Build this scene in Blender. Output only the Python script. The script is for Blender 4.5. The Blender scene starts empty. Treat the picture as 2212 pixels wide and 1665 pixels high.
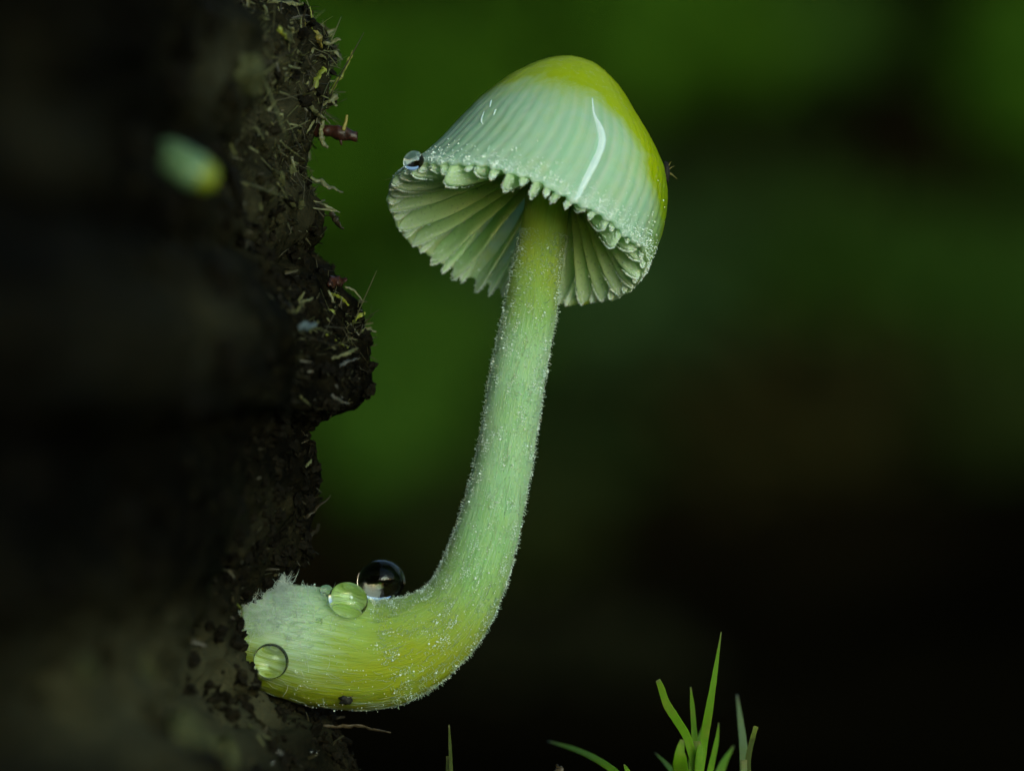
import bpy, math, random
import numpy as np
from mathutils import Vector
from mathutils.bvhtree import BVHTree

random.seed(7)
RNG = np.random.default_rng(11)
R = math.radians
SC = bpy.context.scene
COL = SC.collection
MM = 0.001                      # everything below is written in millimetres

# ------------------------------------------------------------------ camera
D = 400.0                       # camera to the plane of the stem, mm
WID = 42.0                      # width of that plane in the picture, mm
K = WID / 2212.0
cam_d = bpy.data.cameras.new('camera')
cam = bpy.data.objects.new('camera', cam_d)
COL.objects.link(cam)
cam.location = (0, -D * MM, 0)
cam.rotation_euler = (R(90), 0, 0)
cam_d.sensor_width = 36.0
cam_d.lens = 36.0 * D / WID
cam_d.clip_start = 0.005
cam_d.clip_end = 3000.0
cam_d.dof.use_dof = True
cam_d.dof.focus_distance = (D - 1.6) * MM
cam_d.dof.aperture_fstop = cam_d.lens * 0.001 / 0.0076
SC.camera = cam

# ------------------------------------------------------------------ light
SUN_DIR = Vector((0.34, -0.93, 0.10)).normalized()     # towards the sun
world = bpy.data.worlds.new('World')
SC.world = world
world.use_nodes = True
wn = world.node_tree
sky_n = wn.nodes.new('ShaderNodeTexSky')
sky_n.sky_type = 'NISHITA'
sky_n.sun_disc = False
sky_n.sun_elevation = math.asin(SUN_DIR.z)
sky_n.sun_rotation = math.atan2(SUN_DIR.x, SUN_DIR.y)
sky_n.air_density = 1.0
sky_n.dust_density = 0.6
sky_n.ozone_density = 1.6
wn.nodes['Background'].inputs['Strength'].default_value = 0.13
wn.links.new(sky_n.outputs[0], wn.nodes['Background'].inputs['Color'])
sun_d = bpy.data.lights.new('sun', 'SUN')
sun_d.energy = 1.35
sun_d.angle = R(40)
sun_d.color = (0.76, 1.0, 0.80)
sun = bpy.data.objects.new('sun', sun_d)
COL.objects.link(sun)
sun.rotation_euler = (-SUN_DIR).to_track_quat('-Z', 'Y').to_euler()
SC.view_settings.view_transform = 'Standard'
SC.view_settings.look = 'None'
SC.view_settings.exposure = 1.08
SC.view_settings.gamma = 1.0
SC.view_settings.use_curve_mapping = False
SC.cycles.use_denoising = True
SC.cycles.max_bounces = 14
SC.cycles.transmission_bounces = 10

# ------------------------------------------------------------------ helpers
def P(x, y, Y=0.0):
    """picture position (in a 2212 px wide copy) at depth Y behind the stem -> mm"""
    s = (D + Y) / D
    return np.array([(x - 1106.0) * K * s, Y, (832.5 - y) * K * s])

def _hash(ix, iy, iz, seed):
    h = (ix.astype(np.int64) * 374761393 + iy.astype(np.int64) * 668265263 + iz.astype(np.int64) * 2147483647 + seed * 974634777) & 0xffffffff
    h = ((h ^ (h >> 13)) * 1274126177) & 0xffffffff
    h = ((h ^ (h >> 16)) * 2246822519) & 0xffffffff
    return ((h ^ (h >> 15)) & 0xffffff) / 8388607.5 - 1.0

def vnoise(p, seed=0):
    p = np.asarray(p, float)
    i = np.floor(p).astype(np.int64); f = p - i
    f = f * f * (3 - 2 * f)
    out = 0
    for dx in (0, 1):
        for dy in (0, 1):
            for dz in (0, 1):
                w = (f[:, 0] if dx else 1 - f[:, 0]) * (f[:, 1] if dy else 1 - f[:, 1]) * (f[:, 2] if dz else 1 - f[:, 2])
                out = out + w * _hash(i[:, 0] + dx, i[:, 1] + dy, i[:, 2] + dz, seed)
    return out

def fbm(p, octv=4, seed=0, gain=0.5):
    p = np.asarray(p, float); a = 1.0; s = 0; t = 0
    for k in range(octv):
        s = s + a * vnoise(p * (2.03 ** k) + 17.3 * k, seed + k); t += a; a *= gain
    return s / t

def smooth(a, b, x):
    t = np.clip((x - a) / (b - a), 0, 1)
    return t * t * (3 - 2 * t)

def thing(name, origin, label, cat, group=None):
    o = bpy.data.objects.new(name, None)
    COL.objects.link(o)
    o.empty_display_size = 0.001
    o.location = Vector([float(c) * MM for c in origin])
    o['label'] = label; o['category'] = cat
    if group: o['group'] = group
    return o

def tag(o, label=None, cat=None, group=None, kind=None):
    if label: o['label'] = label
    if cat: o['category'] = cat
    if group: o['group'] = group
    if kind: o['kind'] = kind
    return o

def world_of(o):
    v = np.array(o.location) / MM
    while o.parent is not None:
        o = o.parent
        v = v + np.array(o.location) / MM
    return v

def obj(name, verts, faces, mat, parent=None, origin=None, uv=None, attrs=None, flat=False, kind=None):
    """one mesh object from verts in world mm"""
    verts = np.asarray(verts, float)
    base = world_of(parent) if parent is not None else np.zeros(3)
    if origin is None:
        origin = base
    origin = np.asarray(origin, float)
    me = bpy.data.meshes.new(name)
    me.from_pydata(((verts - origin) * MM).tolist(), [], [tuple(int(i) for i in f) for f in faces])
    if uv is not None:
        lay = me.uv_layers.new(name='uv')
        li = np.empty(len(me.loops), dtype=np.int32)
        me.loops.foreach_get('vertex_index', li)
        lay.data.foreach_set('uv', np.asarray(uv, float)[li].astype(np.float32).ravel())
    for k, v in (attrs or {}).items():
        v = np.asarray(v, float)
        if v.ndim == 1:
            a = me.attributes.new(k, 'FLOAT', 'POINT')
            a.data.foreach_set('value', v.astype(np.float32))
    if not flat:
        me.polygons.foreach_set('use_smooth', [True] * len(me.polygons))
    me.materials.append(mat)
    me.update()
    o = bpy.data.objects.new(name, me)
    COL.objects.link(o)
    o.location = Vector([float(c) * MM for c in (origin - base)])
    if parent is not None:
        o.parent = parent
    if kind: o['kind'] = kind
    return o

def catmull(pts, n):
    pts = np.asarray(pts, float)
    q = np.vstack([2 * pts[0] - pts[1], pts, 2 * pts[-1] - pts[-2]])
    m = len(pts) - 1
    out = []
    for u in np.linspace(0, m, n):
        i = min(int(u), m - 1); t = u - i
        a, b, c, d = q[i], q[i + 1], q[i + 2], q[i + 3]
        out.append(0.5 * ((2 * b) + (-a + c) * t + (2 * a - 5 * b + 4 * c - d) * t * t + (-a + 3 * b - 3 * c + d) * t ** 3))
    return np.array(out)

def frames(path):
    t = np.gradient(path, axis=0)
    t /= np.linalg.norm(t, axis=1)[:, None] + 1e-12
    n = np.zeros_like(t)
    ref = np.array([0, -1.0, 0.0])
    if abs(t[0] @ ref) > 0.9: ref = np.array([1.0, 0, 0])
    v = ref - t[0] * (ref @ t[0]); v /= np.linalg.norm(v)
    for i in range(len(path)):
        v = v - t[i] * (v @ t[i]); v /= np.linalg.norm(v) + 1e-12
        n[i] = v
    return t, n, np.cross(t, n)

def tube(path, rad, ns=6, flat=1.0, twist=0.0):
    """closed tube; rad per ring (array); flat squeezes it along the first frame axis"""
    path = np.asarray(path, float)
    rad = np.broadcast_to(np.asarray(rad, float), (len(path),))
    t, n, b = frames(path)
    th = np.arange(ns) / ns * 2 * math.pi
    V = []
    for i in range(len(path)):
        a = twist * i / max(1, len(path) - 1)
        n1 = n[i] * math.cos(a) + b[i] * math.sin(a)
        b1 = -n[i] * math.sin(a) + b[i] * math.cos(a)
        V.append(path[i] + rad[i] * (flat * np.cos(th)[:, None] * n1 + np.sin(th)[:, None] * b1))
    V = np.vstack(V)
    F = []
    m = len(path)
    for i in range(m - 1):
        for j in range(ns):
            k = (j + 1) % ns
            F.append((i * ns + j, i * ns + k, (i + 1) * ns + k, (i + 1) * ns + j))
    F.append(tuple(range(ns))[::-1])
    F.append(tuple((m - 1) * ns + j for j in range(ns)))
    return V, F

class Bag:
    """collects pieces of one stuff mesh"""
    def __init__(s): s.v = []; s.f = []; s.n = 0; s.t = []
    def add(s, V, F, tint=0.5):
        s.v.append(np.asarray(V)); s.f += [tuple(i + s.n for i in f) for f in F]
        s.t.append(np.full(len(V), tint)); s.n += len(V)
    def build(s, name, mat, parent=None, kind='stuff', flat=False):
        return obj(name, np.vstack(s.v), s.f, mat, parent, attrs={'tint': np.concatenate(s.t)}, kind=kind, flat=flat)

def ico(sub=1):
    g = (1 + 5 ** .5) / 2
    v = np.array([(-1, g, 0), (1, g, 0), (-1, -g, 0), (1, -g, 0), (0, -1, g), (0, 1, g), (0, -1, -g), (0, 1, -g), (g, 0, -1), (g, 0, 1), (-g, 0, -1), (-g, 0, 1)], float)
    f = [(0, 11, 5), (0, 5, 1), (0, 1, 7), (0, 7, 10), (0, 10, 11), (1, 5, 9), (5, 11, 4), (11, 10, 2), (10, 7, 6), (7, 1, 8), (3, 9, 4), (3, 4, 2), (3, 2, 6), (3, 6, 8), (3, 8, 9), (4, 9, 5), (2, 4, 11), (6, 2, 10), (8, 6, 7), (9, 8, 1)]
    v /= np.linalg.norm(v, axis=1)[:, None]
    for _ in range(sub):
        v = list(v); c = {}; nf = []
        def mid(a, b):
            k = (min(a, b), max(a, b))
            if k not in c:
                m = v[a] + v[b]; v.append(m / np.linalg.norm(m)); c[k] = len(v) - 1
            return c[k]
        for a, b, d in f:
            x, y, z = mid(a, b), mid(b, d), mid(d, a)
            nf += [(a, x, z), (b, y, x), (d, z, y), (x, y, z)]
        v = np.array(v); f = nf
    return v, f
ICO0, ICO1, ICO2, ICO4 = ico(0), ico(1), ico(2), ico(4)

def unit(v):
    v = np.asarray(v, float); return v / (np.linalg.norm(v) + 1e-12)

def rand_dir():
    return unit(RNG.normal(size=3))

def bvh_of(V, F):
    return BVHTree.FromPolygons([Vector(v) for v in V], [tuple(f) for f in F])

CAM = np.array([0, -D, 0.0])
def hit(bvh, x, y):
    """where the sight line through picture point x, y meets a surface (mm)"""
    d = unit(P(x, y) - CAM)
    loc, nor, i, dist = bvh.ray_cast(Vector(CAM), Vector(d))
    if loc is None: return None, None
    n = np.array(nor)
    if n @ d > 0: n = -n
    return np.array(loc), n

# ------------------------------------------------------------------ materials
def new_mat(name):
    m = bpy.data.materials.new(name); m.use_nodes = True
    nt = m.node_tree
    return m, nt, nt.nodes['Principled BSDF']

def ramp(nt, stops, fac=None, interp='LINEAR'):
    n = nt.nodes.new('ShaderNodeValToRGB')
    e = n.color_ramp.elements
    while len(e) > 2: e.remove(e[-1])
    n.color_ramp.interpolation = interp
    for i, (p, c) in enumerate(stops):
        if i < 2: el = e[i]; el.position = p
        else: el = e.new(p)
        el.color = (*c, 1) if len(c) == 3 else c
    if fac is not None: nt.links.new(fac, n.inputs[0])
    return n

def noise(nt, scale, detail=4, rough=0.55, vec=None, dist=0.0):
    n = nt.nodes.new('ShaderNodeTexNoise')
    n.inputs['Scale'].default_value = scale; n.inputs['Detail'].default_value = detail
    n.inputs['Roughness'].default_value = rough; n.inputs['Distortion'].default_value = dist
    if vec is not None: nt.links.new(vec, n.inputs['Vector'])
    return n

def coord(nt, which='Object'):
    return nt.nodes.new('ShaderNodeTexCoord').outputs[which]

def attr(nt, name):
    n = nt.nodes.new('ShaderNodeAttribute'); n.attribute_name = name
    return n.outputs['Fac']

def mixc(nt, fac, a, b, mode='MIX'):
    n = nt.nodes.new('ShaderNodeMix'); n.data_type = 'RGBA'; n.blend_type = mode
    for sock, val in ((n.inputs[0], fac), (n.inputs[6], a), (n.inputs[7], b)):
        if isinstance(val, bpy.types.NodeSocket): nt.links.new(val, sock)
        elif isinstance(val, (int, float)): sock.default_value = val
        else: sock.default_value = (*val, 1)
    return n.outputs[2]

def mathn(nt, op, a, b=0.0, clamp=False):
    n = nt.nodes.new('ShaderNodeMath'); n.operation = op; n.use_clamp = clamp
    for sock, val in ((n.inputs[0], a), (n.inputs[1], b)):
        if isinstance(val, bpy.types.NodeSocket): nt.links.new(val, sock)
        else: sock.default_value = val
    return n.outputs[0]

def bump(nt, height, strength, dist_mm, bsdf):
    n = nt.nodes.new('ShaderNodeBump')
    n.inputs['Strength'].default_value = strength
    n.inputs['Distance'].default_value = dist_mm * MM
    nt.links.new(height, n.inputs['Height']); nt.links.new(n.outputs[0], bsdf.inputs['Normal'])

def mapping(nt, vec, scale):
    n = nt.nodes.new('ShaderNodeMapping'); nt.links.new(vec, n.inputs[0])
    n.inputs['Scale'].default_value = scale
    return n.outputs[0]

def sss(b, w, mm, radius=(1.0, 0.9, 0.45)):
    b.inputs['Subsurface Weight'].default_value = w
    b.inputs['Subsurface Radius'].default_value = radius
    b.inputs['Subsurface Scale'].default_value = mm * MM
    b.subsurface_method = 'RANDOM_WALK'

def translucent(nt, b, col, fac):
    t = nt.nodes.new('ShaderNodeBsdfTranslucent'); nt.links.new(col, t.inputs['Color'])
    m = nt.nodes.new('ShaderNodeMixShader'); m.inputs[0].default_value = fac
    nt.links.new(b.outputs[0], m.inputs[1]); nt.links.new(t.outputs[0], m.inputs[2])
    nt.links.new(m.outputs[0], nt.nodes['Material Output'].inputs['Surface'])

def S(*c):
    """0-255 picture colour to linear"""
    return tuple(((v / 255) / 12.92 if v <= 10 else ((v / 255 + .055) / 1.055) ** 2.4) for v in c)

def m_cap():
    m, nt, b = new_mat('cap_skin')
    oc = coord(nt)
    uv = coord(nt, 'UV')                                   # u = turns round the cap, v = 0 apex .. 1 rim
    yel = attr(nt, 'yellow')
    n1 = noise(nt, 1100, 6, 0.7, oc, 0.5)
    n2 = noise(nt, 3500, 3, 0.6, oc)
    f = mathn(nt, 'ADD', yel, mathn(nt, 'MULTIPLY', mathn(nt, 'SUBTRACT', n1.outputs[0], 0.5), 0.9), True)
    stripe = noise(nt, 1.0, 3, 0.6, mapping(nt, uv, (64, 1.6, 1)))
    sr = ramp(nt, [(0.25, (0, 0, 0)), (0.75, (1, 1, 1))], stripe.outputs[0])
    rb = mathn(nt, 'ADD', mathn(nt, 'MULTIPLY', sr.outputs[0], .55), mathn(nt, 'MULTIPLY', attr(nt, 'rib'), .45))
    pale = mixc(nt, rb, (0.58, 0.88, 0.72), (0.90, 0.99, 0.95))
    r = ramp(nt, [(0.0, (0, 0, 0)), (0.38, (0.30, 0.30, 0.30)), (0.82, (1, 1, 1))], f)
    col = mixc(nt, r.outputs[0], pale, (0.70, 0.80, 0.008))
    col = mixc(nt, mathn(nt, 'MULTIPLY', ramp(nt, [(0.55, (0, 0, 0)), (0.75, (1, 1, 1))], n2.outputs[0]).outputs[0], 0.25), col, (0.92, 0.95, 0.75))
    col = mixc(nt, attr(nt, 'green'), col, (0.30, 0.55, 0.03))
    nt.links.new(col, b.inputs['Base Color'])
    translucent(nt, b, col, 0.62)
    b.inputs['Roughness'].default_value = 0.32
    b.inputs['Specular IOR Level'].default_value = 0.35
    b.inputs['IOR'].default_value = 1.38
    h = mathn(nt, 'ADD', mathn(nt, 'MULTIPLY', n2.outputs[0], 0.35), stripe.outputs[0])
    bump(nt, h, 0.2, 0.04, b)
    return m

def m_gill():
    m, nt, b = new_mat('gill_flesh')
    oc = coord(nt)
    n1 = noise(nt, 1400, 4, 0.6, oc)
    col = mixc(nt, n1.outputs[0], (0.70, 0.95, 0.58), (0.84, 0.99, 0.76))
    col = mixc(nt, attr(nt, 'yellow'), col, (0.80, 0.95, 0.28))
    sp = noise(nt, 9000, 2, 0.5, oc)
    col = mixc(nt, mathn(nt, 'MULTIPLY', ramp(nt, [(0.62, (0, 0, 0)), (0.70, (1, 1, 1))], sp.outputs[0]).outputs[0], 0.45), col, (0.22, 0.36, 0.26))
    nt.links.new(col, b.inputs['Base Color'])
    translucent(nt, b, col, 0.5)
    b.inputs['Roughness'].default_value = 0.5
    b.inputs['Specular IOR Level'].default_value = 0.3
    bump(nt, n1.outputs[0], 0.4, 0.05, b)
    return m

def m_stem():
    m, nt, b = new_mat('stem_flesh')
    uv = coord(nt, 'UV'); oc = coord(nt)
    yel = attr(nt, 'yellow'); white = attr(nt, 'white')
    fib = noise(nt, 1.0, 4, 0.65, mapping(nt, uv, (60, 5, 1)), 0.3)
    fib2 = noise(nt, 1.0, 3, 0.6, mapping(nt, uv, (110, 10, 1)), 0.3)
    blot = noise(nt, 420, 5, 0.65, oc, 0.4)
    pale = mixc(nt, fib.outputs[0], (0.15, 0.42, 0.09), (0.44, 0.80, 0.42))
    yc = mixc(nt, fib.outputs[0], (0.27, 0.32, 0.004), (0.38, 0.47, 0.015))
    f = mathn(nt, 'ADD', yel, mathn(nt, 'MULTIPLY', mathn(nt, 'SUBTRACT', blot.outputs[0], 0.5), 0.9), True)
    col = mixc(nt, f, pale, yc)
    wf = mathn(nt, 'ADD', white, mathn(nt, 'MULTIPLY', mathn(nt, 'SUBTRACT', fib2.outputs[0], 0.52), 1.9), True)
    wf = mathn(nt, 'MULTIPLY', wf, 0.85)
    col = mixc(nt, wf, col, (0.66, 0.82, 0.68))
    nt.links.new(col, b.inputs['Base Color'])
    sss(b, 0.9, 0.9, (1.0, 0.95, 0.35))
    b.inputs['Roughness'].default_value = 0.55
    b.inputs['Specular IOR Level'].default_value = 0.3
    bump(nt, mathn(nt, 'ADD', fib2.outputs[0], mathn(nt, 'MULTIPLY', blot.outputs[0], 0.6)), 0.9, 0.09, b)
    return m

def m_bead(name='dew_bead', col=(0.88, 1.0, 0.97), tr=0.0):
    m, nt, b = new_mat(name)
    b.inputs['Base Color'].default_value = (*col, 1)
    b.inputs['Transmission Weight'].default_value = tr
    b.inputs['Roughness'].default_value = 0.35
    b.inputs['IOR'].default_value = 1.36
    return m

def m_hair(name, col):
    m, nt, b = new_mat(name)
    n = noise(nt, 700, 2, 0.5, coord(nt))
    nt.links.new(mixc(nt, n.outputs[0], tuple(c * 0.6 for c in col), col), b.inputs['Base Color'])
    b.inputs['Roughness'].default_value = 0.4
    return m

def m_water():
    m, nt, b = new_mat('water')
    b.inputs['Base Color'].default_value = (0.97, 1.0, 0.98, 1)
    b.inputs['Transmission Weight'].default_value = 1.0
    b.inputs['Roughness'].default_value = 0.0
    b.inputs['IOR'].default_value = 1.333
    n = noise(nt, 600, 2, 0.4, coord(nt))
    bump(nt, n.outputs[0], 0.06, 0.05, b)
    return m

def m_log():
    m, nt, b = new_mat('rotten_wood')
    oc = coord(nt)
    big = noise(nt, 130, 4, 0.6, oc); mid = noise(nt, 900, 5, 0.65, oc); fine = noise(nt, 5200, 4, 0.6, oc)
    c1 = ramp(nt, [(0.36, (0.0014, 0.0012, 0.0008)), (0.52, (0.0070, 0.0060, 0.0032)), (0.66, (0.019, 0.016, 0.008)), (0.80, (0.046, 0.042, 0.021))], mid.outputs[0])
    c2 = ramp(nt, [(0.38, (0.25, 0.25, 0.25)), (0.62, (1.25, 1.25, 1.25))], big.outputs[0])
    col = mixc(nt, 1.0, c1.outputs[0], c2.outputs[0], 'MULTIPLY')
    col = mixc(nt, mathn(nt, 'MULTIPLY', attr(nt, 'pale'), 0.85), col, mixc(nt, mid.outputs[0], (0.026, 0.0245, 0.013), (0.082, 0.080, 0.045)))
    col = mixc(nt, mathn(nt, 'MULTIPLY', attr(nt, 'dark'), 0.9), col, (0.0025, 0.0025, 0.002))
    nt.links.new(col, b.inputs['Base Color'])
    b.inputs['Roughness'].default_value = 0.75
    b.inputs['Specular IOR Level'].default_value = 0.02
    bump(nt, mathn(nt, 'ADD', mid.outputs[0], mathn(nt, 'MULTIPLY', fine.outputs[0], 0.4)), 0.9, 0.25, b)
    return m

def m_crumb():
    m, nt, b = new_mat('humus_crumb')
    t = attr(nt, 'tint'); n = noise(nt, 4200, 4, 0.6, coord(nt))
    c = ramp(nt, [(0.0, (0.0026, 0.0022, 0.0014)), (0.5, (0.012, 0.0100, 0.0052)), (0.85, (0.046, 0.042, 0.018)), (1.0, (0.12, 0.13, 0.055))], t)
    col = mixc(nt, n.outputs[0], c.outputs[0], (0.006, 0.005, 0.003))
    nt.links.new(col, b.inputs['Base Color'])
    b.inputs['Roughness'].default_value = 0.7
    b.inputs['Specular IOR Level'].default_value = 0.06
    bump(nt, n.outputs[0], 0.8, 0.08, b)
    return m

def m_fibre(name, c0, c1, rough=0.5):
    m, nt, b = new_mat(name)
    n = noise(nt, 1800, 4, 0.65, coord(nt))
    nt.links.new(ramp(nt, [(0.3, c0), (0.7, c1)], n.outputs[0]).outputs[0], b.inputs['Base Color'])
    b.inputs['Roughness'].default_value = rough
    bump(nt, n.outputs[0], 0.7, 0.06, b)
    return m

def m_tintfibre():
    m, nt, b = new_mat('plant_fibre')
    t = attr(nt, 'tint'); n = noise(nt, 2600, 3, 0.6, coord(nt))
    c = ramp(nt, [(0.0, (0.015, 0.011, 0.006)), (0.4, (0.060, 0.056, 0.024)), (0.7, (0.15, 0.165, 0.055)), (1.0, (0.30, 0.34, 0.13))], t)
    nt.links.new(mixc(nt, n.outputs[0], c.outputs[0], (0.03, 0.026, 0.012)), b.inputs['Base Color'])
    b.inputs['Roughness'].default_value = 0.5
    return m

def m_leaf(name, c0, c1, trans=0.35):
    m, nt, b = new_mat(name)
    oc = coord(nt)
    n = noise(nt, 3000, 4, 0.6, oc)
    uvn = noise(nt, 1.0, 3, 0.6, mapping(nt, coord(nt, 'UV'), (30, 3, 1)))
    col = mixc(nt, mathn(nt, 'MULTIPLY', mathn(nt, 'ADD', n.outputs[0], uvn.outputs[0]), 0.5), c0, c1)
    sep = nt.nodes.new('ShaderNodeSeparateXYZ'); nt.links.new(coord(nt, 'UV'), sep.inputs[0])
    tip = mathn(nt, 'MULTIPLY', mathn(nt, 'SUBTRACT', mathn(nt, 'ADD', sep.outputs[1], mathn(nt, 'MULTIPLY', n.outputs[0], .12)), .93), 6.0, True)
    col = mixc(nt, tip, col, (0.13, 0.12, 0.045))
    blotch = noise(nt, 900, 3, 0.5, oc)
    col = mixc(nt, mathn(nt, 'MULTIPLY', ramp(nt, [(0.55, (0, 0, 0)), (0.72, (1, 1, 1))], blotch.outputs[0]).outputs[0], .6), col, (0.15, 0.19, 0.02))
    nt.links.new(col, b.inputs['Base Color'])
    b.inputs['Roughness'].default_value = 0.5
    b.inputs['Specular IOR Level'].default_value = 0.18
    sss(b, 0.6, 0.25, (0.6, 1.0, 0.2))
    bump(nt, uvn.outputs[0], 0.5, 0.04, b)
    return m

def m_soil():
    m, nt, b = new_mat('humus_soil')
    oc = coord(nt)
    a = noise(nt, 28, 5, 0.6, oc); f = noise(nt, 260, 5, 0.65, oc)
    c = ramp(nt, [(0.38, (0.0022, 0.0018, 0.0008)), (0.55, (0.0105, 0.0075, 0.0026)), (0.75, (0.022, 0.015, 0.004))], a.outputs[0])
    col = mixc(nt, f.outputs[0], c.outputs[0], (0.002, 0.0015, 0.0008))
    nt.links.new(col, b.inputs['Base Color'])
    b.inputs['Roughness'].default_value = 1.0
    b.inputs['Specular IOR Level'].default_value = 0.0
    bump(nt, f.outputs[0], 0.8, 2.0, b)
    return m

def m_moss(name, c):
    m, nt, b = new_mat(name)
    n = noise(nt, 90, 5, 0.6, coord(nt))
    nt.links.new(mixc(nt, n.outputs[0], tuple(x * 0.5 for x in c), tuple(x * 1.5 for x in c)), b.inputs['Base Color'])
    b.inputs['Roughness'].default_value = 0.9
    b.inputs['Specular IOR Level'].default_value = 0.05
    return m

CAP, GILL, STEM, BEAD, WATER = m_cap(), m_gill(), m_stem(), m_bead(), m_water()
HYPHA = m_hair('white_hypha', (0.75, 0.86, 0.82))
FUZZ = m_hair('stem_fuzz', (0.62, 0.80, 0.58))
WHITE = m_fibre('white_tear_and_glint', (0.66, 0.86, 0.84), (0.80, 0.95, 0.93), 0.4)  # flesh of the tear, and the wet glints painted on the cap
LOG, CRUMB, TFIB = m_log(), m_crumb(), m_tintfibre()
STRAW = m_fibre('dry_straw', (0.03, 0.028, 0.012), (0.17, 0.18, 0.075))
NEEDLE = m_fibre('yellow_green_needle', (0.07, 0.09, 0.010), (0.24, 0.27, 0.03))
OCHRE = m_fibre('ochre_leaflet', (0.10, 0.075, 0.012), (0.28, 0.24, 0.05))
GREYW = m_fibre('grey_splinter', (0.035, 0.034, 0.030), (0.13, 0.13, 0.12))
REDTW = m_fibre('red_brown_twig', (0.005, 0.0025, 0.002), (0.050, 0.013, 0.006), 0.45)
BROWN = m_fibre('brown_twig', (0.02, 0.014, 0.008), (0.09, 0.065, 0.035))
DARKST = m_fibre('dark_stick', (0.012, 0.009, 0.005), (0.035, 0.027, 0.014))
BLUEFL = m_fibre('blue_grey_flake', (0.03, 0.045, 0.055), (0.13, 0.18, 0.21), 0.3)
BLACK = m_fibre('black_speck', (0.002, 0.002, 0.0015), (0.014, 0.013, 0.008), 0.8)
LEAF = m_leaf('moss_leaf', (0.060, 0.15, 0.004), (0.14, 0.30, 0.010))
LEAFP = m_leaf('pale_moss_leaf', (0.09, 0.14, 0.045), (0.20, 0.27, 0.10))
LEAFD = m_leaf('dark_moss_leaf', (0.02, 0.03, 0.005), (0.07, 0.09, 0.015))
SOIL = m_soil()

# ------------------------------------------------------------------ ground and bank
def ground_h(x, y):
    """height of the forest floor in mm"""
    h = -24.0 + 0 * x
    up = smooth(430, 1000, y) * 500 + smooth(60, 430, y) * 2
    side = smooth(420, 1500, np.abs(x)) * 200 * smooth(-900, 300, y)
    p = np.stack([x / 90, y / 90, 0 * x], -1)
    far = smooth(150, 500, np.hypot(x, y))
    b = fbm(p, 4, 5) * (2.0 + 22 * smooth(380, 600, y))
    b = b + fbm(p * 9, 3, 9) * 0.8
    return h + up + side + b * (1 - 0.6 * (1 - far)) + smooth(3000, 20000, np.hypot(x, y)) * 400

gx = np.concatenate([-np.geomspace(2.0e6, 900, 26), np.linspace(-850, -170, 28), np.linspace(-160, 160, 81), np.linspace(170, 850, 28), np.geomspace(900, 2.0e6, 26)])
gy = np.concatenate([-np.geomspace(2.0e6, 900, 26), np.linspace(-850, -60, 26), np.linspace(-40, 420, 70), np.linspace(427, 1200, 110), np.geomspace(1250, 2.0e6, 26)])
GX, GY = np.meshgrid(gx, gy)
GV = np.stack([GX.ravel(), GY.ravel(), ground_h(GX.ravel(), GY.ravel())], -1)
nx, ny = len(gx), len(gy)
GF = [(j * nx + i, j * nx + i + 1, (j + 1) * nx + i + 1, (j + 1) * nx + i) for j in range(ny - 1) for i in range(nx - 1)]
tag(obj('ground', GV, GF, SOIL), kind='structure')
GB = bvh_of(GV, GF)

# ------------------------------------------------------------------ moss cushions on the bank
def moss_cushion(x, y, rx, ry, colr, label, cat='moss'):
    c, n = hit(GB, x, y)
    s = (D + c[1]) / D * K
    rx, ry = rx * s, ry * s
    o = thing('moss_cushion', c, label, cat)
    mat = m_moss('moss_green', colr)
    V0, F = ICO4
    e1 = np.array([1.0, 0, 0]); e3 = unit(np.cross(e1, n)); e3 = e3 if e3[2] > 0 else -e3
    sd = int(x * 7 + y)
    lump = 1 + 0.28 * fbm(V0 * 2.3 + sd, 4, sd % 97) + 0.06 * fbm(V0 * 12 + sd, 2, 3)
    V = c + (V0 * lump[:, None]) @ np.stack([e1 * rx, n * 0.55 * min(rx, ry), e3 * ry])
    obj('cushion', V, F, mat, o)
    b = Bag()
    idx = RNG.integers(0, len(V), 420)
    for i in idx:
        nn = unit(V[i] - c)
        if nn @ n < -0.1: continue
        d = unit(nn + 0.7 * rand_dir() + np.array([0, 0, .3])); w = unit(np.cross(d, rand_dir()))
        L = RNG.uniform(2.5, 6.0) * (rx / 12 + .4); wd = L * 0.14
        p0 = V[i] - d * 0.6
        q = [p0 - w * wd, p0 + w * wd, p0 + d * L * .55 + w * wd * .9, p0 + d * L, p0 + d * L * .55 - w * wd * .9]
        b.add(np.array(q), [(0, 1, 2, 3, 4)], RNG.random())
    b.build('leaflets', mat, o)
    return o
G1, G2, G3, G4 = (0.032, 0.080, 0.004), (0.026, 0.060, 0.007), (0.017, 0.033, 0.006), (0.029, 0.060, 0.017)
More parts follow.
